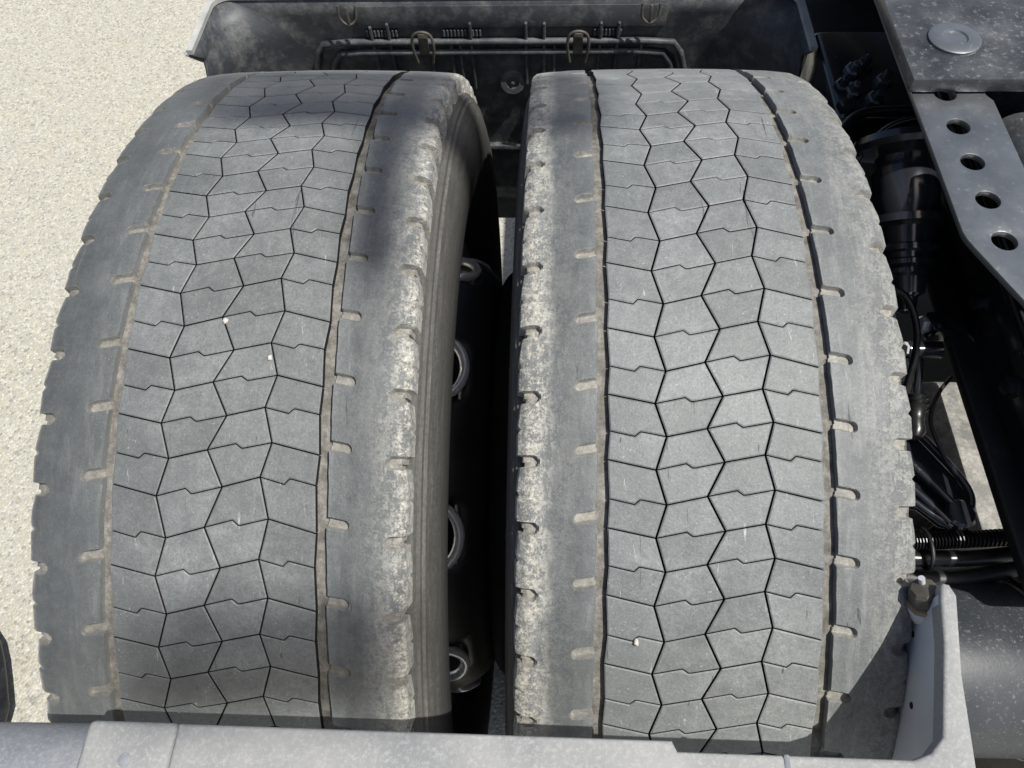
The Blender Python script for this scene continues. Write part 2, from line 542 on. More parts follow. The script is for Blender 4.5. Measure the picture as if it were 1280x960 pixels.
def make_wheel(name, xc, pitch, sh, mat, notch, label, group, mirror_disc, bulge=1.0):
    root = empty(name, (xc, 0, 0))
    tag(root, label, 'wheel', group)
    # ---- carcass: groove floor and sidewalls, a turned profile
    D = 0.0085
    prof = []
    half = [(0.0, RT - D), (0.06, RT - D - 0.0006), (0.0715, crown(0.075) - 0.0066), (0.079, crown(0.079) - 0.0060), (0.088, crown(0.085) - 0.0066), (0.105, RT - 0.016),
            (0.130, RT - 0.020), (0.1415, RT - 0.024), (0.1435, RT - 0.0275), (0.1462, RT - 0.0285), (0.1470, RT - 0.0325), (0.1495, RT - 0.0338),
            (0.1503, RT - 0.0385), (0.1535, RT - 0.046), (0.1542, RT - 0.050), (0.1562, RT - 0.056), (0.1580, RT - 0.074),
            (0.1582, RT - 0.092), (0.1562, RT - 0.112), (0.1515, RT - 0.134), (0.1445, RT - 0.156),
            (0.1360, RT - 0.176), (0.1270, RT - 0.192), (0.1215, RT - 0.204), (0.1185, RT - 0.212), (0.100, RT - 0.214)]
    half = [(x if x < 0.1417 else 0.1417 + (x - 0.1417) * bulge if r > RT - 0.15 else x, r) for x, r in half]
    prof = [(-x, r) for x, r in half[::-1]] + half[1:]
    NA = 220
    v, f = [], []
    for k in range(NA):
        a = 2 * math.pi * k / NA
        for x, r in prof:
            v.append(pos(x, a, r))
    m_ = len(prof)
    for k in range(NA):
        k2 = (k + 1) % NA
        for i in range(m_ - 1):
            f.append((k * m_ + i, k2 * m_ + i, k2 * m_ + i + 1, k * m_ + i + 1))
    bm = bmesh.new()
    me0 = mesh('tyre', v, f, True)
    bm.from_mesh(me0)
    bmesh.ops.recalc_face_normals(bm, faces=bm.faces[:])
    bm.to_mesh(me0); bm.free()
    me0.shade_smooth(); me0.set_sharp_from_angle(angle=R(35))
    tyre = link('tyre', me0, M['carcass'], root)
    tyre.location = (0, 0, RT)

    # ---- tread blocks
    GL, GR = -0.0750, 0.0746
    pt = {'Ls': (GL - .0007, .18), 'Lp': (GL + .0007, .752), '1L': (-.0420, .32), '1R': (-.0343, .823), '2R': (.0062, .19), '2L': (-.0060, .69),
          '3L': (.0340, .065), '3R': (.0408, .572), 'Rp': (GR - .0007, .157), 'Rs': (GR + .0007, .737)}

    def P(key, k):
        x, t = pt[key]
        j1 = noise.noise((k * 1.37 + 0.3, x * 311.0, xc * 7)); j2 = noise.noise((k * 1.91 + 5.1, x * 287.0, xc * 5))
        return (x + 0.0006 * j1, t + sh + k + 0.010 * j2)

    def step(a, b, sgn):
        (xa, ta), (xb, tb) = a, b
        def at(q, off): return (xa + (xb - xa) * q, ta + (tb - ta) * q + off * sgn)
        return [at(.40, .040), at(.44, .043), at(.53, -.030), at(.57, -.034)]

    Z, S, T = (0.00060, 0.00042, 0.00050) if xc < 0 else (0.00074, 0.00042, 0.00052)      # half joint widths: zigzag, sipe, straight cut; groove side = 0
    cells = []

    def cells_of(k):
        out = []
        c1s = lambda q: [P('Ls', q), P('1L', q)]
        def sip(a, b, sg, q): A = P(a, q); B = P(b, q); return [A] + step(A, B, sg) + [B]
        for col_, (top, bot, wl, wr) in enumerate([
            (('s', 'Ls', '1L', 0), ('p', 'Lp', '1R', 0), 0, Z), (('p', 'Lp', '1R', 0), ('s', 'Ls', '1L', 1), 0, Z),
            (('p2', '1L', '2R', 0), ('s', '1R', '2L', 0), Z, Z), (('s', '1R', '2L', 0), ('p2', '1L', '2R', 1), Z, Z),
            (('s', '2R', '3L', 0), ('p2', '2L', '3R', 0), Z, Z), (('p2', '2L', '3R', 0), ('s', '2R', '3L', 1), Z, Z),
            (('p', '3L', 'Rp', 0), ('s', '3R', 'Rs', 0), Z, 0), (('s', '3R', 'Rs', 0), ('p', '3L', 'Rp', 1), Z, 0)]):
            def edge(e):
                kind, a, b, dk = e
                if kind == 's':
                    return [P(a, k + dk), P(b, k + dk)], T
                return sip(a, b, 1 if kind == 'p' else -1, k + dk), S
            te, tw = edge(top); be, bw = edge(bot)
            # outline going down in t on the left, then right along the bottom, up, and back along the top
            pts = be + te[::-1]
            hw = [bw] * (len(be) - 1) + [wr] + [tw] * (len(te) - 1) + [wl]
            out.append((pts, hw))
        return out

    def block_geo(pts, hw):
        # to millimetre plane: x, s (s decreasing with t because the angle falls)
        a0 = pitch.ang(pts[0][1])
        Q = [Vector((x, (pitch.ang(t) - a0) * RT)) for x, t in pts]
        area = sum(Q[i].x * Q[(i + 1) % len(Q)].y - Q[(i + 1) % len(Q)].x * Q[i].y for i in range(len(Q)))
        if area < 0:
            Q = Q[::-1]; hw = hw[:-1][::-1] + [hw[-1]]
        outer = offset_poly(Q, hw)
        e = 0.0009
        inner = offset_poly(outer, [e] * len(outer))
        dz = rnd.uniform(-0.00012, 0.00012)
        n = len(outer)
        vv = []
        for p in inner: vv.append((pos(p.x, a0 + p.y / RT, crown(p.x) + dz), 0, p.x, a0 + p.y / RT))
        for p in outer: vv.append((pos(p.x, a0 + p.y / RT, crown(p.x) + dz - 0.0006), 0, p.x, a0 + p.y / RT))
        for p in outer: vv.append((pos(p.x, a0 + p.y / RT, RT - D - 0.0022), 0, p.x, a0 + p.y / RT))
        ff = [tuple(range(n))]
        for i in range(n):
            j = (i + 1) % n
            ff.append((i, n + i, n + j, j))
            ff.append((n + i, 2 * n + i, 2 * n + j, n + j))
        return vv, ff, n

    def radial_normals(me, tops):
        me.shade_smooth()
        nrm = []
        for poly in me.polygons:
            for li in poly.loop_indices:
                if poly.index in tops:
                    c = me.vertices[me.loops[li].vertex_index].co
                    s = 2 * 0.18 * c.x
                    q = Vector((s, c.y / math.hypot(c.y, c.z), c.z / math.hypot(c.y, c.z))).normalized()
                    nrm.append(q)
                else:
                    nrm.append(poly.normal.copy())
        me.normals_split_custom_set(nrm)

    joined_v, joined_f, joined_top = [], [], set()
    k0 = pitch.t0
    for k in range(k0, k0 + pitch.total):
        single = (k - k0) < 34
        for pts, hw in cells_of(k):
            vv, ff, n = block_geo(pts, hw)
            # pos() is right-handed outward when the outline runs counter-clockwise in (x, -angle)
            ff = [q[::-1] for q in ff] if FLIP else ff
            if single:
                me = mesh('tread_block', [q[0] for q in vv], ff)
                radial_normals(me, {0})
                me.materials.append(mat); me.materials.append(M['cut'])
                for i_ in range(2, len(me.polygons), 2): me.polygons[i_].material_index = 1
                link('tread_block', me, mat, tyre)
            else:
                b = len(joined_v)
                joined_top.add(len(joined_f))
                joined_v += [q[0] for q in vv]
                joined_f += [tuple(i + b for i in q) for q in ff]
    me = mesh('tread_blocks_underneath', joined_v, joined_f)
    radial_normals(me, joined_top)
    o = link('tread_blocks_underneath', me, mat, tyre)
    o['kind'] = 'stuff'

    # ---- the two shoulder ribs with their notches
    def rib(side, t_in, t_out):
        rag = 3.2 if side * (MIDX - xc) > 0 else 1.3      # the edges facing the other tyre are ragged
        # profile from the groove floor over the tread to the shoulder side; (x, r)
        xs = [0.0832, 0.0832, 0.0837, 0.0850, 0.087, 0.090, 0.093] + [0.0945 + 0.00045 * i for i in range(13)] + [0.102, 0.108, 0.114, 0.119, 0.1235] + \
             [0.1250 + 0.0005 * i for i in range(12)] + [0.1318, 0.133, 0.1345, 0.136, 0.1374, 0.1386, 0.1394, 0.1399]
        pr = []
        for i, x in enumerate(xs):
            r = crown(x)
            if i == 0: r = RT - D - 0.004
            elif i == 1: r = crown(x) - 0.0006
            if x > 0.130: r -= 0.0040 * ((x - 0.130) / 0.0099) ** 2.4
            pr.append((x, r))
        rl = pr[-1][1]
        pr += [(0.1401, rl - 0.0012), (0.1404, rl - 0.004), (0.1408, rl - 0.008), (0.1413, rl - 0.0125), (0.1417, rl - 0.018)]
        # angular samples, dense at the notches
        samples = []
        for k in range(k0, k0 + pitch.total):
            fine = (k - k0) < 30
            if not fine:
                samples += [k + j / 10 for j in range(10)]
                continue
            fr = set(round(j / 22, 4) for j in range(22))
            for tc, lo, hi in ((t_in, -0.0042, 0.0072), (t_out, -0.0045, 0.0045), (t_out + 0.5, -0.003, 0.003)):
                q = lo
                while q <= hi:
                    fr.add(round((tc + q / 0.051) % 1.0, 4)); q += 0.00045
            samples += [k + q for q in sorted(fr)]
        v, sv = [], []
        for t in samples:
            a = pitch.ang(t)
            pl = abs(pitch.ang(math.floor(t) + 1) - pitch.ang(math.floor(t))) * RT      # pitch length, m
            tf = t
            def dist(tc):
                d = (tf - tc) % 1.0
                if d > 0.5: d -= 1.0
                return d * pl                    # metres, + is further down
            jog = 0.0016 * (((tf - t_in) % 1.0) - 0.5) * min(1.0, ((tf - t_in) % 1.0) / 0.08) + 0.0004 * noise.noise((a * 60, xc * 50, side))
            di = dist(t_in); do = dist(t_out); dm = dist(t_out + 0.5)
            for i, (x, r) in enumerate(pr):
                # inner notch: a capsule from the groove, slightly slanted
                q = 0.0
                lx = x - 0.083
                yy = di - lx * 0.18 * (1 if side > 0 else 1)
                dd = math.hypot(max(0.0, lx - 0.0125), yy) - 0.0035
                q = max(q, min(1.0, max(0.0, 0.5 - dd / 0.0009)))
                silt = min(1.0, max(0.0, 0.75 - dd / 0.0016))
                dep = 0.0042 * q
                # outer notch: cut through the shoulder edge
                if x > 0.118:
                    lx2 = 0.1290 - x if x < 0.1400 else -0.02
                    dd = math.hypot(max(0.0, lx2), do + 0.0006) - 0.0041
                    q2 = min(1.0, max(0.0, 0.5 - dd / 0.0009))
                    silt = max(silt, min(1.0, max(0.0, 0.7 - dd / 0.002)))
                    dep = max(dep, 0.0052 * q2)
                # long chamfer below each outer notch and a small nick half-way
                edge = min(1.0, max(0.0, (x - 0.131) / 0.008))
                saw = max(0.0, 1.0 - max(0.0, do) / 0.020) if do > 0 else 0.0
                nick = max(0.0, 1.0 - abs(dm) / 0.0028)
                wob = noise.noise((a * 40, side * 3.1 + xc * 9, x * 90)) * 0.00035 + noise.noise((a * 150, side * 5.1 + xc * 9, x * 300)) * 0.00022 * (0.4 + edge * rag) + edge * (rag - 1) * 0.0005 * noise.noise((a * 420, side * 2.3, x * 500))
                inx = edge * (0.0022 * saw + 0.0016 * nick)
                # move inwards along a mix of radial and lateral
                lat = 0.0 if x < 0.1385 else 1.0
                latm = min(1.0, max(0.0, (x - 0.1365) / 0.0025))
                xr = x - inx - dep * 0.75 * latm + jog * max(0.0, 1.0 - (x - 0.0832) / 0.006)
                rr = r - dep * (1 - 0.65 * latm) + wob - inx * 0.4
                v.append(pos(side * xr, a, rr)); sv.append(silt if i > 0 else 1.0)
        nP = len(pr); nA = len(samples)
        f = []
        for k in range(nA):
            k2 = (k + 1) % nA
            for i in range(nP - 1):
                q = (k * nP + i, k * nP + i + 1, k2 * nP + i + 1, k2 * nP + i)
                f.append(q if side > 0 else q[::-1])
        me = mesh('shoulder_rib', v, f, True)
        me.set_sharp_from_angle(angle=R(48))
        at = me.attributes.new('silt', 'FLOAT', 'POINT')
        at.data.foreach_set('value', sv)
        return link('shoulder_rib', me, mat, tyre)
    rib(-1, 0.0, notch[0])
    rib(1, notch[1], notch[2])

    # ---- rim and wheel disc
    rp = [(-0.125, 0.303), (-0.127, 0.301), (-0.122, 0.292), (-0.11, 0.287), (-0.075, 0.281), (-0.055, 0.262), (0.02, 0.262), (0.05, 0.281), (0.11, 0.287),
          (0.122, 0.292), (0.127, 0.301), (0.125, 0.303), (0.121, 0.303), (0.116, 0.284), (0.05, 0.275), (0.02, 0.256), (-0.055, 0.256), (-0.08, 0.275), (-0.116, 0.284), (-0.121, 0.303), (-0.125, 0.303)]
    sg = 1 if mirror_disc else -1
    v, f = [], []
    n = 96
    for k in range(n):
        a = 2 * math.pi * k / n
        for x, r in rp: v.append(pos(x * sg, a, r))
    mm = len(rp)
    for k in range(n):
        for i in range(mm - 1):
            f.append((k * mm + i, ((k + 1) % n) * mm + i, ((k + 1) % n) * mm + i + 1, k * mm + i + 1))
    bm = bmesh.new(); me = mesh('rim', v, f, True); bm.from_mesh(me); bmesh.ops.recalc_face_normals(bm, faces=bm.faces[:]); bm.to_mesh(me); bm.free()
    me.shade_smooth(); me.set_sharp_from_angle(angle=R(40))
    rim = link('rim', me, M['disc'], root); rim.location = (0, 0, RT)
    mid = MIDX - xc            # where the two discs are bolted face to face
    s2 = 1 if mid > 0 else -1
    mid = abs(mid) - 0.0006
    dp = [(0.098, 0.284), (mid - 0.066, 0.283), (mid - 0.052, 0.2815), (mid - 0.038, 0.278), (mid - 0.026, 0.2725), (mid - 0.015, 0.265), (mid - 0.007, 0.257),
          (mid - 0.002, 0.249), (mid, 0.240), (mid, 0.18), (mid, 0.11)]
    v, f = [], []
    n = 160
    for k in range(n):
        a = 2 * math.pi * k / n
        for x, r in dp: v.append(pos(x * s2, a, r))
    mm = len(dp)
    nh = 10
    for k in range(n):
        for i in range(mm - 1):
            ac = ((k + 0.5) / n * nh + hole_phase) % 1.0
            if i in (1, 2, 3) and abs(ac - 0.5) < 0.17: continue
            f.append((k * mm + i, ((k + 1) % n) * mm + i, ((k + 1) % n) * mm + i + 1, k * mm + i + 1))
    me = mesh('wheel_disc', v, f, True)
    disc = link('wheel_disc', me, M['disc'], root); disc.location = (0, 0, RT)
    so_ = disc.modifiers.new('thick', 'SOLIDIFY'); so_.thickness = 0.010; so_.offset = -1 if s2 < 0 else 1
    # hand hole edges, near-white to stand in for light through the holes
    for h in range(nh):
        ac = (h + 0.5 - hole_phase) / nh * 2 * math.pi
        path = []
        for q in range(25):
            b = 2 * math.pi * q / 24
            xx = (mid - 0.046) + 0.021 * math.cos(b)
            rr = 0.2805 - max(0.0, (xx - (mid - 0.05))) ** 2 * 9.0
            path.append(pos(xx * s2, ac + 0.112 * math.sin(b), rr + 0.001))
        link('hand_hole_glint_rim', tube_mesh('hand_hole_glint_rim', path, 0.0055, 8, False), M['bright'], disc)
    return root


FLIP = False
MIDX = 0.0112
hole_phase = 0.12
LLn = [42.82, 37.6, 32.66, 27.18, 21.87, 16.49, 10.35, 4.69, -1.07, -7.85, -14.19, -19.91]
RLn = [32.14, 25.88, 19.48, 13.1, 7.16, 1.78, -3.73, -9.11, -15.02, -20.58]
make_wheel('truck_wheel', -0.168, Pitch(LLn, 7), -0.05, M['tread_out'], (0.23, 0.545, 0.80),
           'outer truck wheel beside the open pale ground, worn dusty tyre with dark shoulder', 'dual wheels of the truck axle', True)
make_wheel('truck_wheel', 0.1905, Pitch(RLn, 9), 0.0, M['tread_in'], (0.24, 0.575, 0.88),
           'inner truck wheel next to the chassis, worn dusty tyre half under the steel bracket', 'dual wheels of the truck axle', False, 0.55)

# ------------------------------------------------------------------ front mudguard (cut open at the top)
ZT = 0.834
mg = empty('mudguard', (0.015, 0.56, 0.37))
tag(mg, 'dusty black plastic mudguard shell in front of the tyres with ribbed inner wall', 'mudguard')
OFF = Vector((0.015, 0.56, 0.37))


def under(o, par):
    """parent a mesh that was built in world coordinates, keeping its place"""
    o.parent = par
    o.matrix_parent_inverse = Matrix.Translation(-par.location)
    return o


def free_edge(z):
    tab = [(0.37, 0.60), (0.60, 0.555), (0.72, 0.505), (0.770, 0.490), (0.815, 0.446), (0.831, 0.424), (0.9, 0.418)]
    for (z0, y0), (z1, y1) in zip(tab, tab[1:]):
        if z <= z1: return y0 + (y1 - y0) * max(0.0, (z - z0)) / (z1 - z0)
    return tab[-1][1]


def mud_path(z, inset=0.0):
    lean = (ZT - z) * 0.12
    xl, xr, yb, rc = -0.398 + inset, 0.398 - inset, 0.548 + lean - inset, 0.022 + min(0.095, (ZT - z) * 2.2)
    yf = free_edge(z) + lean * 0.2
    pts = []
    yc = yb - rc
    ys = max(yc, yf)
    for i in range(5): pts.append(Vector((xl, yf + (yc - yf) * i / 5 if yf < yc else yc, z)))
    for i in range(11):
        a = math.pi - math.pi / 2 * i / 10
        pts.append(Vector((xl + rc + rc * math.cos(a), yc + rc * math.sin(a), z)))
    for i in range(1, 25): pts.append(Vector((xl + rc + (xr - xl - 2 * rc) * i / 25, yb, z)))
    for i in range(11):
        a = math.pi / 2 - math.pi / 2 * i / 10
        pts.append(Vector((xr - rc + rc * math.cos(a), yc + rc * math.sin(a), z)))
    for i in range(1, 6): pts.append(Vector((xr, yc + (yf - yc) * i / 5 if yf < yc else yc, z)))
    return pts


zs = [0.355, 0.42, 0.48, 0.55, 0.60, 0.66, 0.70, 0.73, 0.75, 0.765, 0.78, 0.795, 0.81, ZT]
v, f = [], []
for z in zs: v += mud_path(z)
n = len(mud_path(0.5))
for i in range(len(zs) - 1):
    for k in range(n - 1):
        f.append((i * n + k, i * n + k + 1, (i + 1) * n + k + 1, (i + 1) * n + k))
me = mesh('shell', v, f, True)
sh = under(link('shell', me, M['plastic']), mg)
md = sh.modifiers.new('thick', 'SOLIDIFY'); md.thickness = 0.004; md.offset = 0
# folded top edge
pth = mud_path(ZT)
v, f = [], []
for p, q in zip(pth, mud_path(ZT, -0.0055)):
    q2 = p + (p - q) * 0.5
    for w in (Vector((q2.x, q2.y, ZT + 0.001)), Vector((q.x, q.y, ZT + 0.001)), Vector((q.x, q.y, ZT + 0.0075)), Vector((q2.x, q2.y, ZT + 0.0075))):
        v.append(w)
for k in range(len(pth) - 1):
    for j in range(4):
        f.append((k * 4 + j, k * 4 + (j + 1) % 4, (k + 1) * 4 + (j + 1) % 4, (k + 1) * 4 + j))
f.append((0, 1, 2, 3)); f.append(tuple((len(pth) - 1) * 4 + j for j in (3, 2, 1, 0)))
under(link('top_edge', mesh('top_edge', v, f), M['plastic_rim']), mg)
# grey outer face of the left skirt
xk = -0.4025
sk = [(0.418, ZT + 0.004), (0.52, ZT + 0.004), (0.52, 0.765), (0.495, 0.765), (0.444, 0.812)]
fr = Matrix(((0, 0, 1, xk), (1, 0, 0, 0), (0, 1, 0, 0), (0, 0, 0, 1)))
under(prism('skirt_trim', sk, -0.0025, 0.0, M['skirt'], None, 0.0006, frame=fr), mg)


def wallY(z): return 0.548 + (ZT - z) * 0.12 - 0.002


# stepped ledges with bent-down ends
for z, x0, x1, ex in ((0.768, -0.262, 0.245, 0.022), (0.750, -0.242, 0.232, 0.024)):
    path = [(x0 - 0.03, wallY(z - 0.075) - 0.006, z - 0.075), (x0 - 0.012, wallY(z - 0.02) - 0.006, z - 0.02), (x0, wallY(z) - 0.006, z - 0.003)] + \
           [(x0 + (x1 - x0) * i / 12, wallY(z) - 0.006, z) for i in range(1, 12)] + \
           [(x1, wallY(z) - 0.006, z - 0.003), (x1 + 0.012, wallY(z - 0.02) - 0.006, z - 0.02), (x1 + 0.03, wallY(z - 0.075) - 0.006, z - 0.075)]
    under(tube('ledge', path, 0.0048, M['plastic'], None, 8), mg)
# vertical stiffening ribs
for x, z0, z1 in ((-0.188, 0.69, 0.795), (-0.163, 0.60, 0.80), (-0.105, 0.66, 0.765), (-0.075, 0.45, 0.765), (-0.062, 0.45, 0.77), (-0.045, 0.68, 0.80), (0.034, 0.69, 0.80),
                  (0.060, 0.52, 0.80), (0.075, 0.52, 0.77), (0.14, 0.66, 0.80), (0.165, 0.66, 0.80), (0.20, 0.60, 0.77)):
    zc = (z0 + z1) / 2
    rot = Matrix.Rotation(-math.atan(0.12) * -1, 3, 'X')
    under(box('stiffener', (x - 0.0022, wallY(zc) - 0.008, z0), (x + 0.0022, wallY(zc) + 0.002, z1), M['plastic'], None, 0.0012, 1, rot), mg)
# row of cast nubs along the upper band
for x0, nn in ((-0.195, 9), (-0.135, 0), (-0.085, 11), (0.13, 8)):
    for i in range(nn):
        xx = x0 + i * 0.0052
        under(box('nub', (xx, wallY(0.78) - 0.006, 0.776), (xx + 0.0034, wallY(0.78) + 0.002, 0.787), M['plastic'], None, 0.001, 1), mg)
# round boss low on the wall
lathe('boss', [(0, 0.020), (0.006, 0.020), (0.008, 0.018), (0.008, 0.010), (0.004, 0.009), (0.004, 0.003), (0.009, 0.003), (0.010, 0.001)], M['plastic'], None,
      (0.012, wallY(0.69) + 0.002, 0.69), (0, -1, 0.12), 24)
under(bpy.data.objects['boss'], mg)
# cross strips at the foot of the wall
for z in (0.555,):
    under(box('foot_strip', (-0.11, wallY(z) - 0.010, z - 0.005), (0.16, wallY(z) + 0.002, z + 0.005), M['plastic'], None, 0.002), mg)
# two clip brackets hanging on the wall under the edge
for x in (-0.112, 0.108):
    b = under(empty_b := link('clip_bracket', tube_mesh('clip_bracket', smooth_path([(x - 0.011, 0.531, 0.746), (x - 0.015, 0.527, 0.774), (x - 0.012, 0.526, 0.792), (x, 0.525, 0.798),
              (x + 0.012, 0.526, 0.792), (x + 0.015, 0.527, 0.774), (x + 0.011, 0.531, 0.746)], 5), 0.0022, 8), M['clip']), mg)
    t = box('clip_tongue', (x - 0.007, 0.530, 0.759), (x + 0.007, 0.536, 0.791), M['clip'], None, 0.0015)
    under(t, mg)
for x in (-0.212, 0.205):
    under(tube('hanger', smooth_path([(x - 0.012, 0.535, 0.832), (x - 0.011, 0.532, 0.814), (x, 0.531, 0.806), (x + 0.011, 0.532, 0.814), (x + 0.012, 0.535, 0.832)], 5), 0.0020, M['clip'], None, 8), mg)
    under(box('hanger_pin', (x - 0.002, 0.529, 0.808), (x + 0.002, 0.534, 0.832), M['clip'], None, 0.001), mg)
# grey upper band behind the clips
under(box('upper_band', (-0.205, wallY(0.80) - 0.004, 0.790), (0.23, wallY(0.80) + 0.001, 0.824), M['plastic'], None, 0.003), mg)

# ------------------------------------------------------------------ dust-coated bracket behind the tyres
br = empty('mudguard_bracket', (0.0, -0.42, 0.90))
tag(br, 'pale dust-coated steel bracket with a side arm, lying across behind both tyres', 'bracket')
ZB = 0.930
rail = [(-0.1565, -0.3885), (0.150, -0.3885), (0.153, -0.3945), (0.293, -0.3945), (0.3035, -0.3905), (0.3125, -0.3815), (0.3275, -0.325), (0.3325, -0.297), (0.3345, -0.289),
        (0.3365, -0.2860), (0.3410, -0.2870), (0.3440, -0.2945), (0.3340, -0.345), (0.3280, -0.400), (0.3260, -0.46), (-0.1565, -0.45)]
under(prism('rail', rail, 0.914, ZB, M['bar'], None, 0.0025, seg=3), br)
under(box('rail_web', (-0.1565, -0.449, 0.862), (0.318, -0.404, 0.9138), M['bar'], None, 0.003), br)
# left length of the rail: overlapping collar and darker rounded length
under(box('rail_collar', (-0.2150, -0.452, 0.866), (-0.1572, -0.3878, ZB - 0.0015), M['bar'], None, 0.004, 3), br)
under(tube('rail_end', [(-0.298, -0.4215, 0.890), (-0.29, -0.4210, 0.890), (-0.222, -0.4195, 0.890), (-0.2155, -0.4195, 0.890), (-0.2125, -0.4195, 0.890)], [0.0345, 0.0345, 0.0345, 0.0355, 0.034], M['bar_blue'], None, 28), br)
under(box('seam_strip', (0.2155, -0.452, 0.868), (0.2195, -0.3940, ZB + 0.0008), M['bar_blue'], None, 0.0012), br)
for x, y, s in ((-0.185, -0.410, 0.004), (-0.168, -0.4235, 0.003)):
    lathe('rivet', [(0, s), (0.0012, s), (0.002, s * 0.6)], M['bar_blue'], None, (x, y, ZB - 0.0022), (0, 0, 1), 14)
for o in [o for o in bpy.data.objects if o.name.startswith('rivet')]: under(o, br)

# black mud flap end at the far left
fl = prism('rubber_flap', [(-1.10, -0.12), (-0.93, -0.125), (-0.903, -0.150), (-0.884, -0.180), (-0.866, -0.215), (-0.845, -0.258), (-0.838, -0.33), (-1.10, -0.34)], 0.052, 0.060, M['hose'], None, 0.002)
tag(fl, 'curved black rubber flap just above the pale ground, beyond the end of the bracket', 'flap')

# ------------------------------------------------------------------ brake shield and its plugged fitting
frs = Matrix(((0.075, 0, 1, 0.3545), (1, 0, 0, 0), (0, 1, 0, 0), (0, 0, 0, 1)))
bs = prism('brake_shield', [(-0.2935, 0.9270), (-0.2935, 0.868), (-0.2970, 0.858), (-0.2935, 0.846), (-0.3100, 0.848), (-0.3360, 0.828), (-0.3520, 0.805), (-0.3640, 0.772), (-0.4000, 0.760),
                            (-0.4020, 0.9270)], 0.0, 0.003, M['shield'], None, 0.0008, frame=frs)
for y, z in ((-0.3080, 0.882), (-0.3520, 0.862)):  # dark discs stand in for the shade inside open holes
    hl = lathe('dark_hole_disc', [(0.0, 0.0024), (0.0004, 0.0024), (0.0005, 0.002)], M['cut'], None, (0.3545 + 0.075 * y, y, z), (-1, 0.075, 0), 16)
    hl.parent = bs
tag(bs, 'curved blue-grey steel shield with two small dark discs as holes beside the inner tyre', 'shield')
pf = empty('plug_fitting', (0.352, -0.277, 0.845))
tag(pf, 'round metal fitting with black cap and rusty ring at the end of the bracket arm', 'fitting')
ax_ = Vector((-0.35, 0.30, 0.88)).normalized()
o0 = Vector((0.3385, -0.2945, 0.894))
under(lathe('collar', [(-0.004, 0.0112), (0.0, 0.0120), (0.0085, 0.0122), (0.0092, 0.0116)], M['shield'], None, o0, ax_, 32), pf)
under(lathe('ring', [(0.0093, 0.0114), (0.0095, 0.0124), (0.0130, 0.0124), (0.0134, 0.0110)], M['rust'], None, o0, ax_, 8), pf)
under(lathe('cap', [(0.0135, 0.0098), (0.014, 0.0104), (0.025, 0.0098), (0.0275, 0.008), (0.028, 0.003)], M['clip'], None, o0, ax_, 8, 25), pf)
tube('vent_nipple', [o0 + ax_ * 0.026 + Vector((0, 0.004, 0)), o0 + ax_ * 0.032 + Vector((0, 0.004, 0))], 0.0022, M['bright'], None, 10)
under(bpy.data.objects['vent_nipple'], pf)

# ------------------------------------------------------------------ air tank on the right
at_ = empty('air_tank', (0.47, -0.28, 0.50))
tag(at_, 'dust-speckled dark blue-grey air tank lying right of the bracket arm', 'tank')
under(lathe('tank_body', [(0.0, 0.02), (0.004, 0.055), (0.018, 0.080), (0.035, 0.0865), (0.036, 0.0885), (0.20, 0.0885), (0.214, 0.082), (0.228, 0.062), (0.234, 0.03), (0.235, 0.0)], M['tank'], None,
            (0.352, -0.264, 0.587), (1, 0.02, 0), 48), at_)
under(tube('strap', [Vector((0.56, -0.260, 0.587)) + Vector((0, math.cos(a) * 0.0895, math.sin(a) * 0.0895)) for a in [2 * math.pi * i / 40 for i in range(41)]], 0.003, M['black_paint'], None, 8), at_)

# ------------------------------------------------------------------ hoses
h1 = [(0.405, -0.155, 0.668), (0.45, -0.157, 0.668), (0.50, -0.154, 0.669), (0.568, -0.148, 0.668), (0.66, -0.136, 0.665)]
pp = smooth_path(h1, 60)
rr = [0.0078 + 0.0014 * (1 if (i // 2) % 2 == 0 else -1) for i in range(len(pp))]
tag(tube('corrugated_hose', pp, rr, M['hose'], None, 14, 25), 'black corrugated conduit running above two smooth hoses', 'hose', None)
tag(tube('air_hose', smooth_path([(0.40, -0.169, 0.655), (0.45, -0.1705, 0.656), (0.51, -0.169, 0.656), (0.57, -0.161, 0.655), (0.66, -0.147, 0.652)], 12), 0.0088, M['hose'], None, 18),
    'glossy black air hose with a bright highlight between conduit and tank', 'hose')
tag(tube('brake_hose', smooth_path([(0.41, -0.182, 0.640), (0.465, -0.186, 0.638), (0.51, -0.184, 0.639), (0.58, -0.168, 0.640), (0.66, -0.146, 0.640)], 12), 0.0098, M['black_satin'], None, 18),
    'dull black hose lowest of three, just above the tank', 'hose')
tag(tube('cable_tie', [Vector((0.466, -0.163, 0.662)) + Vector((0.0, math.cos(a) * 0.021, math.sin(a) * 0.0155)) for a in [2 * math.pi * i / 28 for i in range(29)]], 0.0024, M['black_satin'], None, 8),
    'black cable tie binding the corrugated conduit to the air hose', 'cable tie')

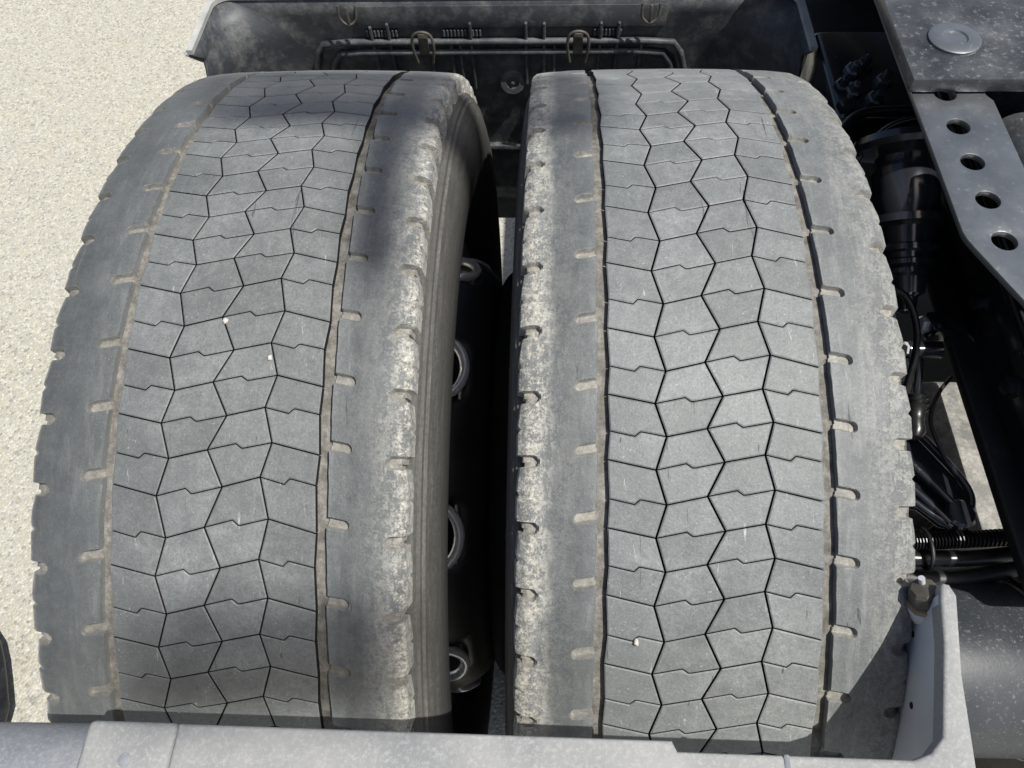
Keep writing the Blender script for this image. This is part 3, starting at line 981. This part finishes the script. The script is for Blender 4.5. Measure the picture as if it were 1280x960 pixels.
# ------------------------------------------------------------------ axle and running gear
axl = empty('axle', (0.7, 0, 0.42))
tag(axl, 'dusty grey axle housing seen between inner tyre and chassis rail', 'axle')
under(lathe('housing', [(0.0, 0.085), (0.004, 0.09), (0.06, 0.088), (0.10, 0.078), (0.16, 0.076), (0.24, 0.082), (0.34, 0.10), (0.44, 0.16), (0.60, 0.19), (0.80, 0.16)], M['axle'], None, (0.36, 0.0, 0.49), (1, 0, 0), 40), axl)
under(box('spring_seat', (0.505, -0.115, 0.50), (0.66, 0.105, 0.575), M['axle'], None, 0.012, 3), axl)
under(lathe('brake_drum', [(0.0, 0.12), (0.002, 0.195), (0.012, 0.20), (0.13, 0.20), (0.15, 0.192), (0.152, 0.10)], M['black_satin'], None, (0.205, 0.0, 0.49), (1, 0, 0), 48), axl)
for x, y in ((0.53, -0.09), (0.53, 0.08), (0.635, -0.09), (0.635, 0.08)):
    lathe('seat_nut', [(0, 0.013), (0.012, 0.013), (0.014, 0.011), (0.014, 0.007), (0.026, 0.007)], M['axle'], None, (x, y, 0.574), (0, 0, 1), 6, 20)
for o in [o for o in bpy.data.objects if o.name.startswith('seat_nut')]: under(o, axl)

# ribbed black casting
cs = empty('suspension_arm', (0.48, -0.08, 0.62))
tag(cs, 'glossy black ribbed cast arm pointing from the tyre toward the axle', 'suspension arm')
arm = [(0.40, -0.04), (0.455, -0.010), (0.480, -0.035), (0.512, -0.088), (0.519, -0.108), (0.514, -0.134), (0.497, -0.146), (0.480, -0.142), (0.462, -0.124), (0.40, -0.108)]
under(prism('web', arm, 0.668, 0.678, M['black_paint'], None, 0.004, seg=3), cs)
for pts, rr_ in (([(0.415, -0.030, 0.686), (0.458, -0.018, 0.687), (0.480, -0.042, 0.687), (0.508, -0.088, 0.686), (0.516, -0.112, 0.684), (0.510, -0.132, 0.682)], 0.0042),
                 ([(0.40, -0.064, 0.687), (0.445, -0.062, 0.688), (0.470, -0.088, 0.687), (0.498, -0.126, 0.684), (0.505, -0.134, 0.680)], 0.0046),
                 ([(0.40, -0.082, 0.686), (0.436, -0.086, 0.687), (0.462, -0.110, 0.685), (0.488, -0.141, 0.682)], 0.0046),
                 ([(0.40, -0.108, 0.684), (0.445, -0.112, 0.684), (0.470, -0.130, 0.682), (0.490, -0.144, 0.680)], 0.0038)):
    under(tube('stiffener', smooth_path(pts, 8), rr_, M['black_paint'], None, 12), cs)
under(lathe('boss', [(-0.03, 0.016), (0.014, 0.016), (0.017, 0.013), (0.017, 0.006)], M['black_paint'], None, (0.500, -0.132, 0.672), (0, 0, 1), 24), cs)

# levelling valve with its rod
lv = empty('levelling_valve', (0.49, 0.03, 0.66))
tag(lv, 'small black levelling valve with bolt heads, rod and rubber bellows beside the inner tyre', 'valve')
under(box('valve_body', (0.503, 0.070, 0.705), (0.545, 0.098, 0.730), M['black_paint'], None, 0.005), lv)
under(lathe('bolt_head', [(0, 0.0105), (0.007, 0.0105), (0.009, 0.008)], M['bright'], None, (0.503, 0.085, 0.718), (-1, -0.1, 0.35), 6, 20), lv)
under(lathe('clamp', [(-0.018, 0.010), (0.018, 0.010)], M['black_paint'], None, (0.494, 0.052, 0.716), (1, 0, 0), 16), lv)
under(lathe('bolt_head', [(0, 0.008), (0.006, 0.008), (0.008, 0.005)], M['bright'], None, (0.476, 0.052, 0.717), (-1, 0, 0.2), 6, 20), lv)
under(tube('rod', [(0.491, 0.050, 0.714), (0.478, -0.010, 0.700)], 0.0042, M['black_paint'], None, 12), lv)
bell = [(0.000, 0.006), (0.003, 0.012), (0.006, 0.009), (0.009, 0.0135), (0.012, 0.010), (0.015, 0.014), (0.019, 0.010), (0.030, 0.009), (0.042, 0.0115), (0.05, 0.008)]
under(lathe('bellows', bell, M['hose'], None, (0.4795, 0.000, 0.703), (-0.2, -0.95, -0.2), 24, 60), lv)
under(tube('link', [(0.545, 0.085, 0.715), (0.556, 0.06, 0.715), (0.60, -0.06, 0.70)], 0.004, M['black_paint'], None, 10), lv)
tag(tube('sensor_cable', smooth_path([(0.525, 0.026, 0.70), (0.508, 0.008, 0.702), (0.495, -0.012, 0.702), (0.488, -0.032, 0.70), (0.489, -0.050, 0.699), (0.498, -0.075, 0.69)], 8), 0.0023, M['black_satin'], None, 10),
    'thin grey-black cable curving from the valve down over the cast arm', 'cable')

# shock absorber stack
sa = empty('shock_absorber', (0.476, 0.17, 0.62))
tag(sa, 'glossy black shock absorber with stacked rubber rings under the perforated plate', 'shock absorber')
ax2 = Vector((0.02, -0.62, -0.40)).normalized()
prof = [(-0.02, 0.052), (-0.012, 0.055), (-0.006, 0.052), (0.0, 0.030), (0.010, 0.030), (0.018, 0.034), (0.050, 0.036), (0.064, 0.033), (0.066, 0.040), (0.074, 0.041), (0.078, 0.030), (0.096, 0.029),
        (0.098, 0.033), (0.104, 0.033), (0.106, 0.027), (0.112, 0.027), (0.114, 0.030), (0.119, 0.030), (0.121, 0.024), (0.128, 0.026), (0.132, 0.022), (0.150, 0.020), (0.154, 0.013), (0.168, 0.011), (0.172, 0.004)]
under(lathe('damper_body', prof, M['black_paint'], None, (0.462, 0.222, 0.842), ax2, 40), sa)
under(tube('guard_edge', smooth_path([(0.395, 0.185, 0.80), (0.412, 0.222, 0.835), (0.445, 0.250, 0.862), (0.50, 0.258, 0.872)], 8), 0.0035, M['black_paint'], None, 10), sa)
under(lathe('mount_bolt', [(0, 0.012), (0.010, 0.012), (0.012, 0.008)], M['black_paint'], None, (0.505, 0.165, 0.862), (-0.4, -0.3, 0.8), 6, 20), sa)

# cables and bolts at the top of the suspension
tag(tube('brake_pipe', smooth_path([(0.385, 0.235, 0.835), (0.404, 0.268, 0.846), (0.430, 0.288, 0.850), (0.484, 0.293, 0.850), (0.56, 0.292, 0.85)], 8), 0.0055, M['hose'], None, 12),
    'black brake pipe arching from behind the inner tyre to the chassis', 'pipe')
tag(tube('brake_pipe', smooth_path([(0.40, 0.225, 0.80), (0.425, 0.262, 0.812), (0.455, 0.272, 0.815), (0.465, 0.235, 0.79), (0.462, 0.19, 0.76)], 8), 0.0045, M['hose'], None, 12),
    'thinner black pipe looping round the shock absorber', 'pipe')
bk = empty('hanger_bracket', (0.44, 0.34, 0.80))
tag(bk, 'black spring hanger bracket with greasy bolt heads behind the inner tyre', 'bracket')
under(box('bracket_plate', (0.408, 0.300, 0.70), (0.51, 0.47, 0.835), M['black_paint'], None, 0.008, 3), bk)
under(box('bracket_tail', (0.412, 0.472, 0.66), (0.545, 1.25, 0.822), M['black_satin'], None, 0.006), bk)
for i, (x, y) in enumerate(((0.438, 0.382), (0.455, 0.392), (0.432, 0.344), (0.421, 0.352), (0.452, 0.328), (0.417, 0.315), (0.470, 0.36))):
    under(lathe('bolt_head', [(0, 0.010), (0.001, 0.0105), (0.008, 0.0105), (0.010, 0.008), (0.010, 0.005), (0.017, 0.005), (0.018, 0.003)], M['black_paint'] if i % 2 else M['steel_dark'], None, (x, y, 0.834), (rnd.uniform(-.2, .2), rnd.uniform(-.3, 0), 1), 6, 20), bk)

# ------------------------------------------------------------------ chassis rail, perforated plate and mounting plate
cr = empty('chassis_rail', (0.58, 0.2, 0.70))
tag(cr, 'black painted chassis rail running along under the perforated plate', 'chassis rail')
under(box('web', (0.552, -0.23, 0.715), (0.562, 1.8, 0.792), M['black_paint'], None, 0.002), cr)
under(box('upper_web', (0.5525, 0.03, 0.7922), (0.5615, 1.8, 0.961), M['black_paint'], None, 0.002), cr)
under(box('lower_flange', (0.527, -0.23, 0.700), (0.640, 1.8, 0.7148), M['black_satin'], None, 0.004, 3), cr)
for y in (0.09, -0.02, -0.12):
    for z in (0.755,):
        under(lathe('rail_bolt', [(0, 0.013), (0.003, 0.013), (0.0032, 0.010), (0.010, 0.010), (0.012, 0.007)], M['black_paint'], None, (0.5518, y, z), (-1, 0, 0), 6, 20), cr)
pl = [(0.4058, 0.40), (0.4058, -0.010), (0.4085, -0.018), (0.447, -0.112), (0.52, -0.29), (0.66, -0.29), (0.66, -0.10), (0.556, 0.0), (0.476, 0.064), (0.4755, 0.14), (0.470, 0.1605), (0.462, 0.40)]
pl = [(0.4058, 0.40), (0.4058, -0.008), (0.4072, -0.0155), (0.4105, -0.0245), (0.448, -0.115), (0.470, -0.168), (0.50, -0.168), (0.505, -0.05), (0.4775, -0.01), (0.4775, 0.155), (0.473, 0.1625), (0.465, 0.40)]
cm = empty('backdrop', (0.95, 0.1, 0.3))
tag(cm, 'added black crossmember in the dark beyond the chassis rail', 'backdrop')
under(box('backdrop_upper', (0.70, -0.10, 0.30), (1.6, 0.55, 0.60), M['black_satin'], None, 0.01), cm)  # black boxes added so the gap behind the rail stays dark
under(box('backdrop_lower', (0.66, -0.34, 0.25), (1.6, -0.102, 0.52), M['black_satin'], None, 0.01), cm)
pp_ = prism('perforated_plate', pl, 0.964, 0.970, M['steel'], None, 0.0012, holes=tuple((0.4362, 0.1192 - 0.0456 * i, 0.0099) for i in range(-1, 4)))
tag(pp_, 'bright grey steel plate with a row of round holes on the chassis', 'plate')
mp_ = empty('mounting_plate', (0.8, 0.6, 0.97))
tag(mp_, 'thick horizontal steel mounting plate lying across the perforated plate', 'plate')
under(prism('slab', [(0.4015, 0.1635), (0.86, 0.1635), (0.90, -0.10), (1.00, -0.40), (1.10, -0.90), (1.90, -0.90), (1.90, 1.1), (0.4015, 1.1)], 0.9722, 0.9862, M['steel_dark'], None, 0.0012), mp_)  # out-of-view rear extension added to shade the ground below
under(lathe('disc', [(0, 0.024), (0.002, 0.024), (0.003, 0.022), (0.003, 0.012), (0.0015, 0.011), (0.0015, 0.0)], M['steel'], None, (0.452, 0.222, 0.9863), (0, 0, 1), 36), mp_)
# round cross tube right of the perforated plate
ct = tube('cross_tube', [(0.515, 0.162, 0.925), (0.535, -0.02, 0.925)], 0.026, M['steel_dark'], None, 24)
tag(ct, 'dull grey steel tube beside the perforated plate', 'tube')

# ------------------------------------------------------------------ pebbles stuck in the tread
for i, (x, a, lab) in enumerate(((0.1368, ELEV - 14.0, 'tiny pale pebble wedged in the zigzag cut of the inner tyre'),
                                 (-0.1335, ELEV + 8.9, 'tiny pale pebble lodged between tread blocks of the outer tyre, beside a longer cut'),
                                 (-0.171, ELEV + 12.2, 'tiny pale chip lodged in the middle zigzag cut of the outer tyre'))):
    bm = bmesh.new()
    bmesh.ops.create_icosphere(bm, subdivisions=2, radius=0.0019)
    for w in bm.verts:
        w.co *= 1 + 0.6 * noise.noise(w.co * 700 + Vector((i * 3, 0, 0)))
        w.co.y *= 1.25
    c = pos(x, R(a), RT + 0.0002) + Vector((0, 0, RT))
    bmesh.ops.translate(bm, vec=c, verts=bm.verts[:])
    tag(link('pebble', frombm(bm, 'pebble', True), M['pebble']), lab, 'pebble')

# ------------------------------------------------------------------ unseen coils added high above the wheels to shade the tyres
hb = empty('shade_coils', (0.85, -0.6, 2.6))
tag(hb, 'unseen black coils added high over the wheels to shade the tyres', 'shade caster')


def shade_coil(c, ax, length, rad, turns, r):
    ax = Vector(ax).normalized(); e1 = ax.orthogonal().normalized(); e2 = ax.cross(e1)
    n = turns * 14
    return [Vector(c) + ax * (length * (i / n - 0.5)) + (e1 * math.cos(2 * math.pi * i / 14) + e2 * math.sin(2 * math.pi * i / 14)) * rad for i in range(n + 1)]


LZ = 5.2


def lift(x, y, z):
    """point on the sun line through a tyre point, at the height of the added coils"""
    k = (LZ - z) / SUN.z
    return (x + SUN.x * k, y + SUN.y * k, LZ)


under(tube('shade_coil', shade_coil(lift(-0.125, -0.335, 0.87), (1, 0.06, 0), 0.20, 0.034, 9, 0), 0.0052, M['hose'], None, 8), hb)
under(tube('shade_coil', shade_coil(lift(-0.075, 0.172, 0.965), (1, -0.05, 0), 0.34, 0.066, 15, 0), 0.0075, M['hose'], None, 8), hb)
under(tube('hose', smooth_path([lift(-0.075, 0.15, 0.98), lift(-0.070, 0.05, 1.0), lift(-0.066, -0.03, 0.998), lift(-0.063, -0.075, 0.993)], 6), 0.016, M['hose'], None, 12), hb)  # unseen strand added for the long shade on the outer tyre

# ------------------------------------------------------------------ more running gear in the dark between tyre and chassis
gb = empty('guard_bracket', (0.42, 0.2, 0.70))
tag(gb, 'curved glossy black guard bracket hugging the shock absorber', 'bracket')
pts = []
for i in range(13):
    a = R(200 - i * 16)
    pts.append((0.452 + 0.062 * math.cos(a), 0.228 + 0.052 * math.sin(a)))
ins = [(0.452 + (x - 0.452) * 0.86, 0.228 + (y - 0.228) * 0.86) for x, y in pts[::-1]]
under(prism('guard_ring', pts + ins, 0.775, 0.812, M['black_paint'], None, 0.003), gb)
under(box('guard_foot', (0.385, 0.118, 0.735), (0.43, 0.168, 0.752), M['black_paint'], None, 0.004), gb)
under(lathe('guard_bolt', [(0, 0.012), (0.002, 0.012), (0.0022, 0.009), (0.010, 0.009), (0.011, 0.006)], M['steel_dark'], None, (0.412, 0.142, 0.752), (-0.2, -0.2, 1), 6, 20), gb)
for i, (dx, dz, lab) in enumerate(((0.0, 0.0, 'upper black cable clipped along the chassis rail web'), (0.002, -0.022, 'lower black cable clipped along the chassis rail web'))):
    tag(tube('chassis_cable', smooth_path([(0.544 + dx, 0.60, 0.85 + dz), (0.543 + dx, 0.35, 0.842 + dz), (0.544 + dx, 0.12, 0.832 + dz), (0.545 + dx, -0.05, 0.825 + dz), (0.545 + dx, -0.226, 0.83 + dz)], 8), 0.0068, M['hose'], None, 12), lab, 'cable')
tag(tube('breather_pipe', smooth_path([(0.395, 0.055, 0.735), (0.42, 0.088, 0.765), (0.455, 0.085, 0.775), (0.475, 0.05, 0.745), (0.470, 0.005, 0.70)], 8), 0.004, M['hose'], None, 10),
    'thin black breather pipe bending over toward the levelling valve', 'pipe')
bc = empty('brake_lever', (0.43, -0.02, 0.62))
tag(bc, 'black brake lever with clevis and bolt at the edge of the inner tyre', 'brake lever')
under(prism('lever', [(0.405, 0.03), (0.425, 0.035), (0.445, 0.005), (0.452, -0.03), (0.44, -0.045), (0.42, -0.04), (0.405, -0.01)], 0.655, 0.675, M['black_paint'], None, 0.004), bc)
under(lathe('clevis_pin', [(0, 0.011), (0.012, 0.011), (0.014, 0.008), (0.016, 0.004)], M['steel_dark'], None, (0.438, -0.026, 0.675), (0, 0, 1), 20), bc)
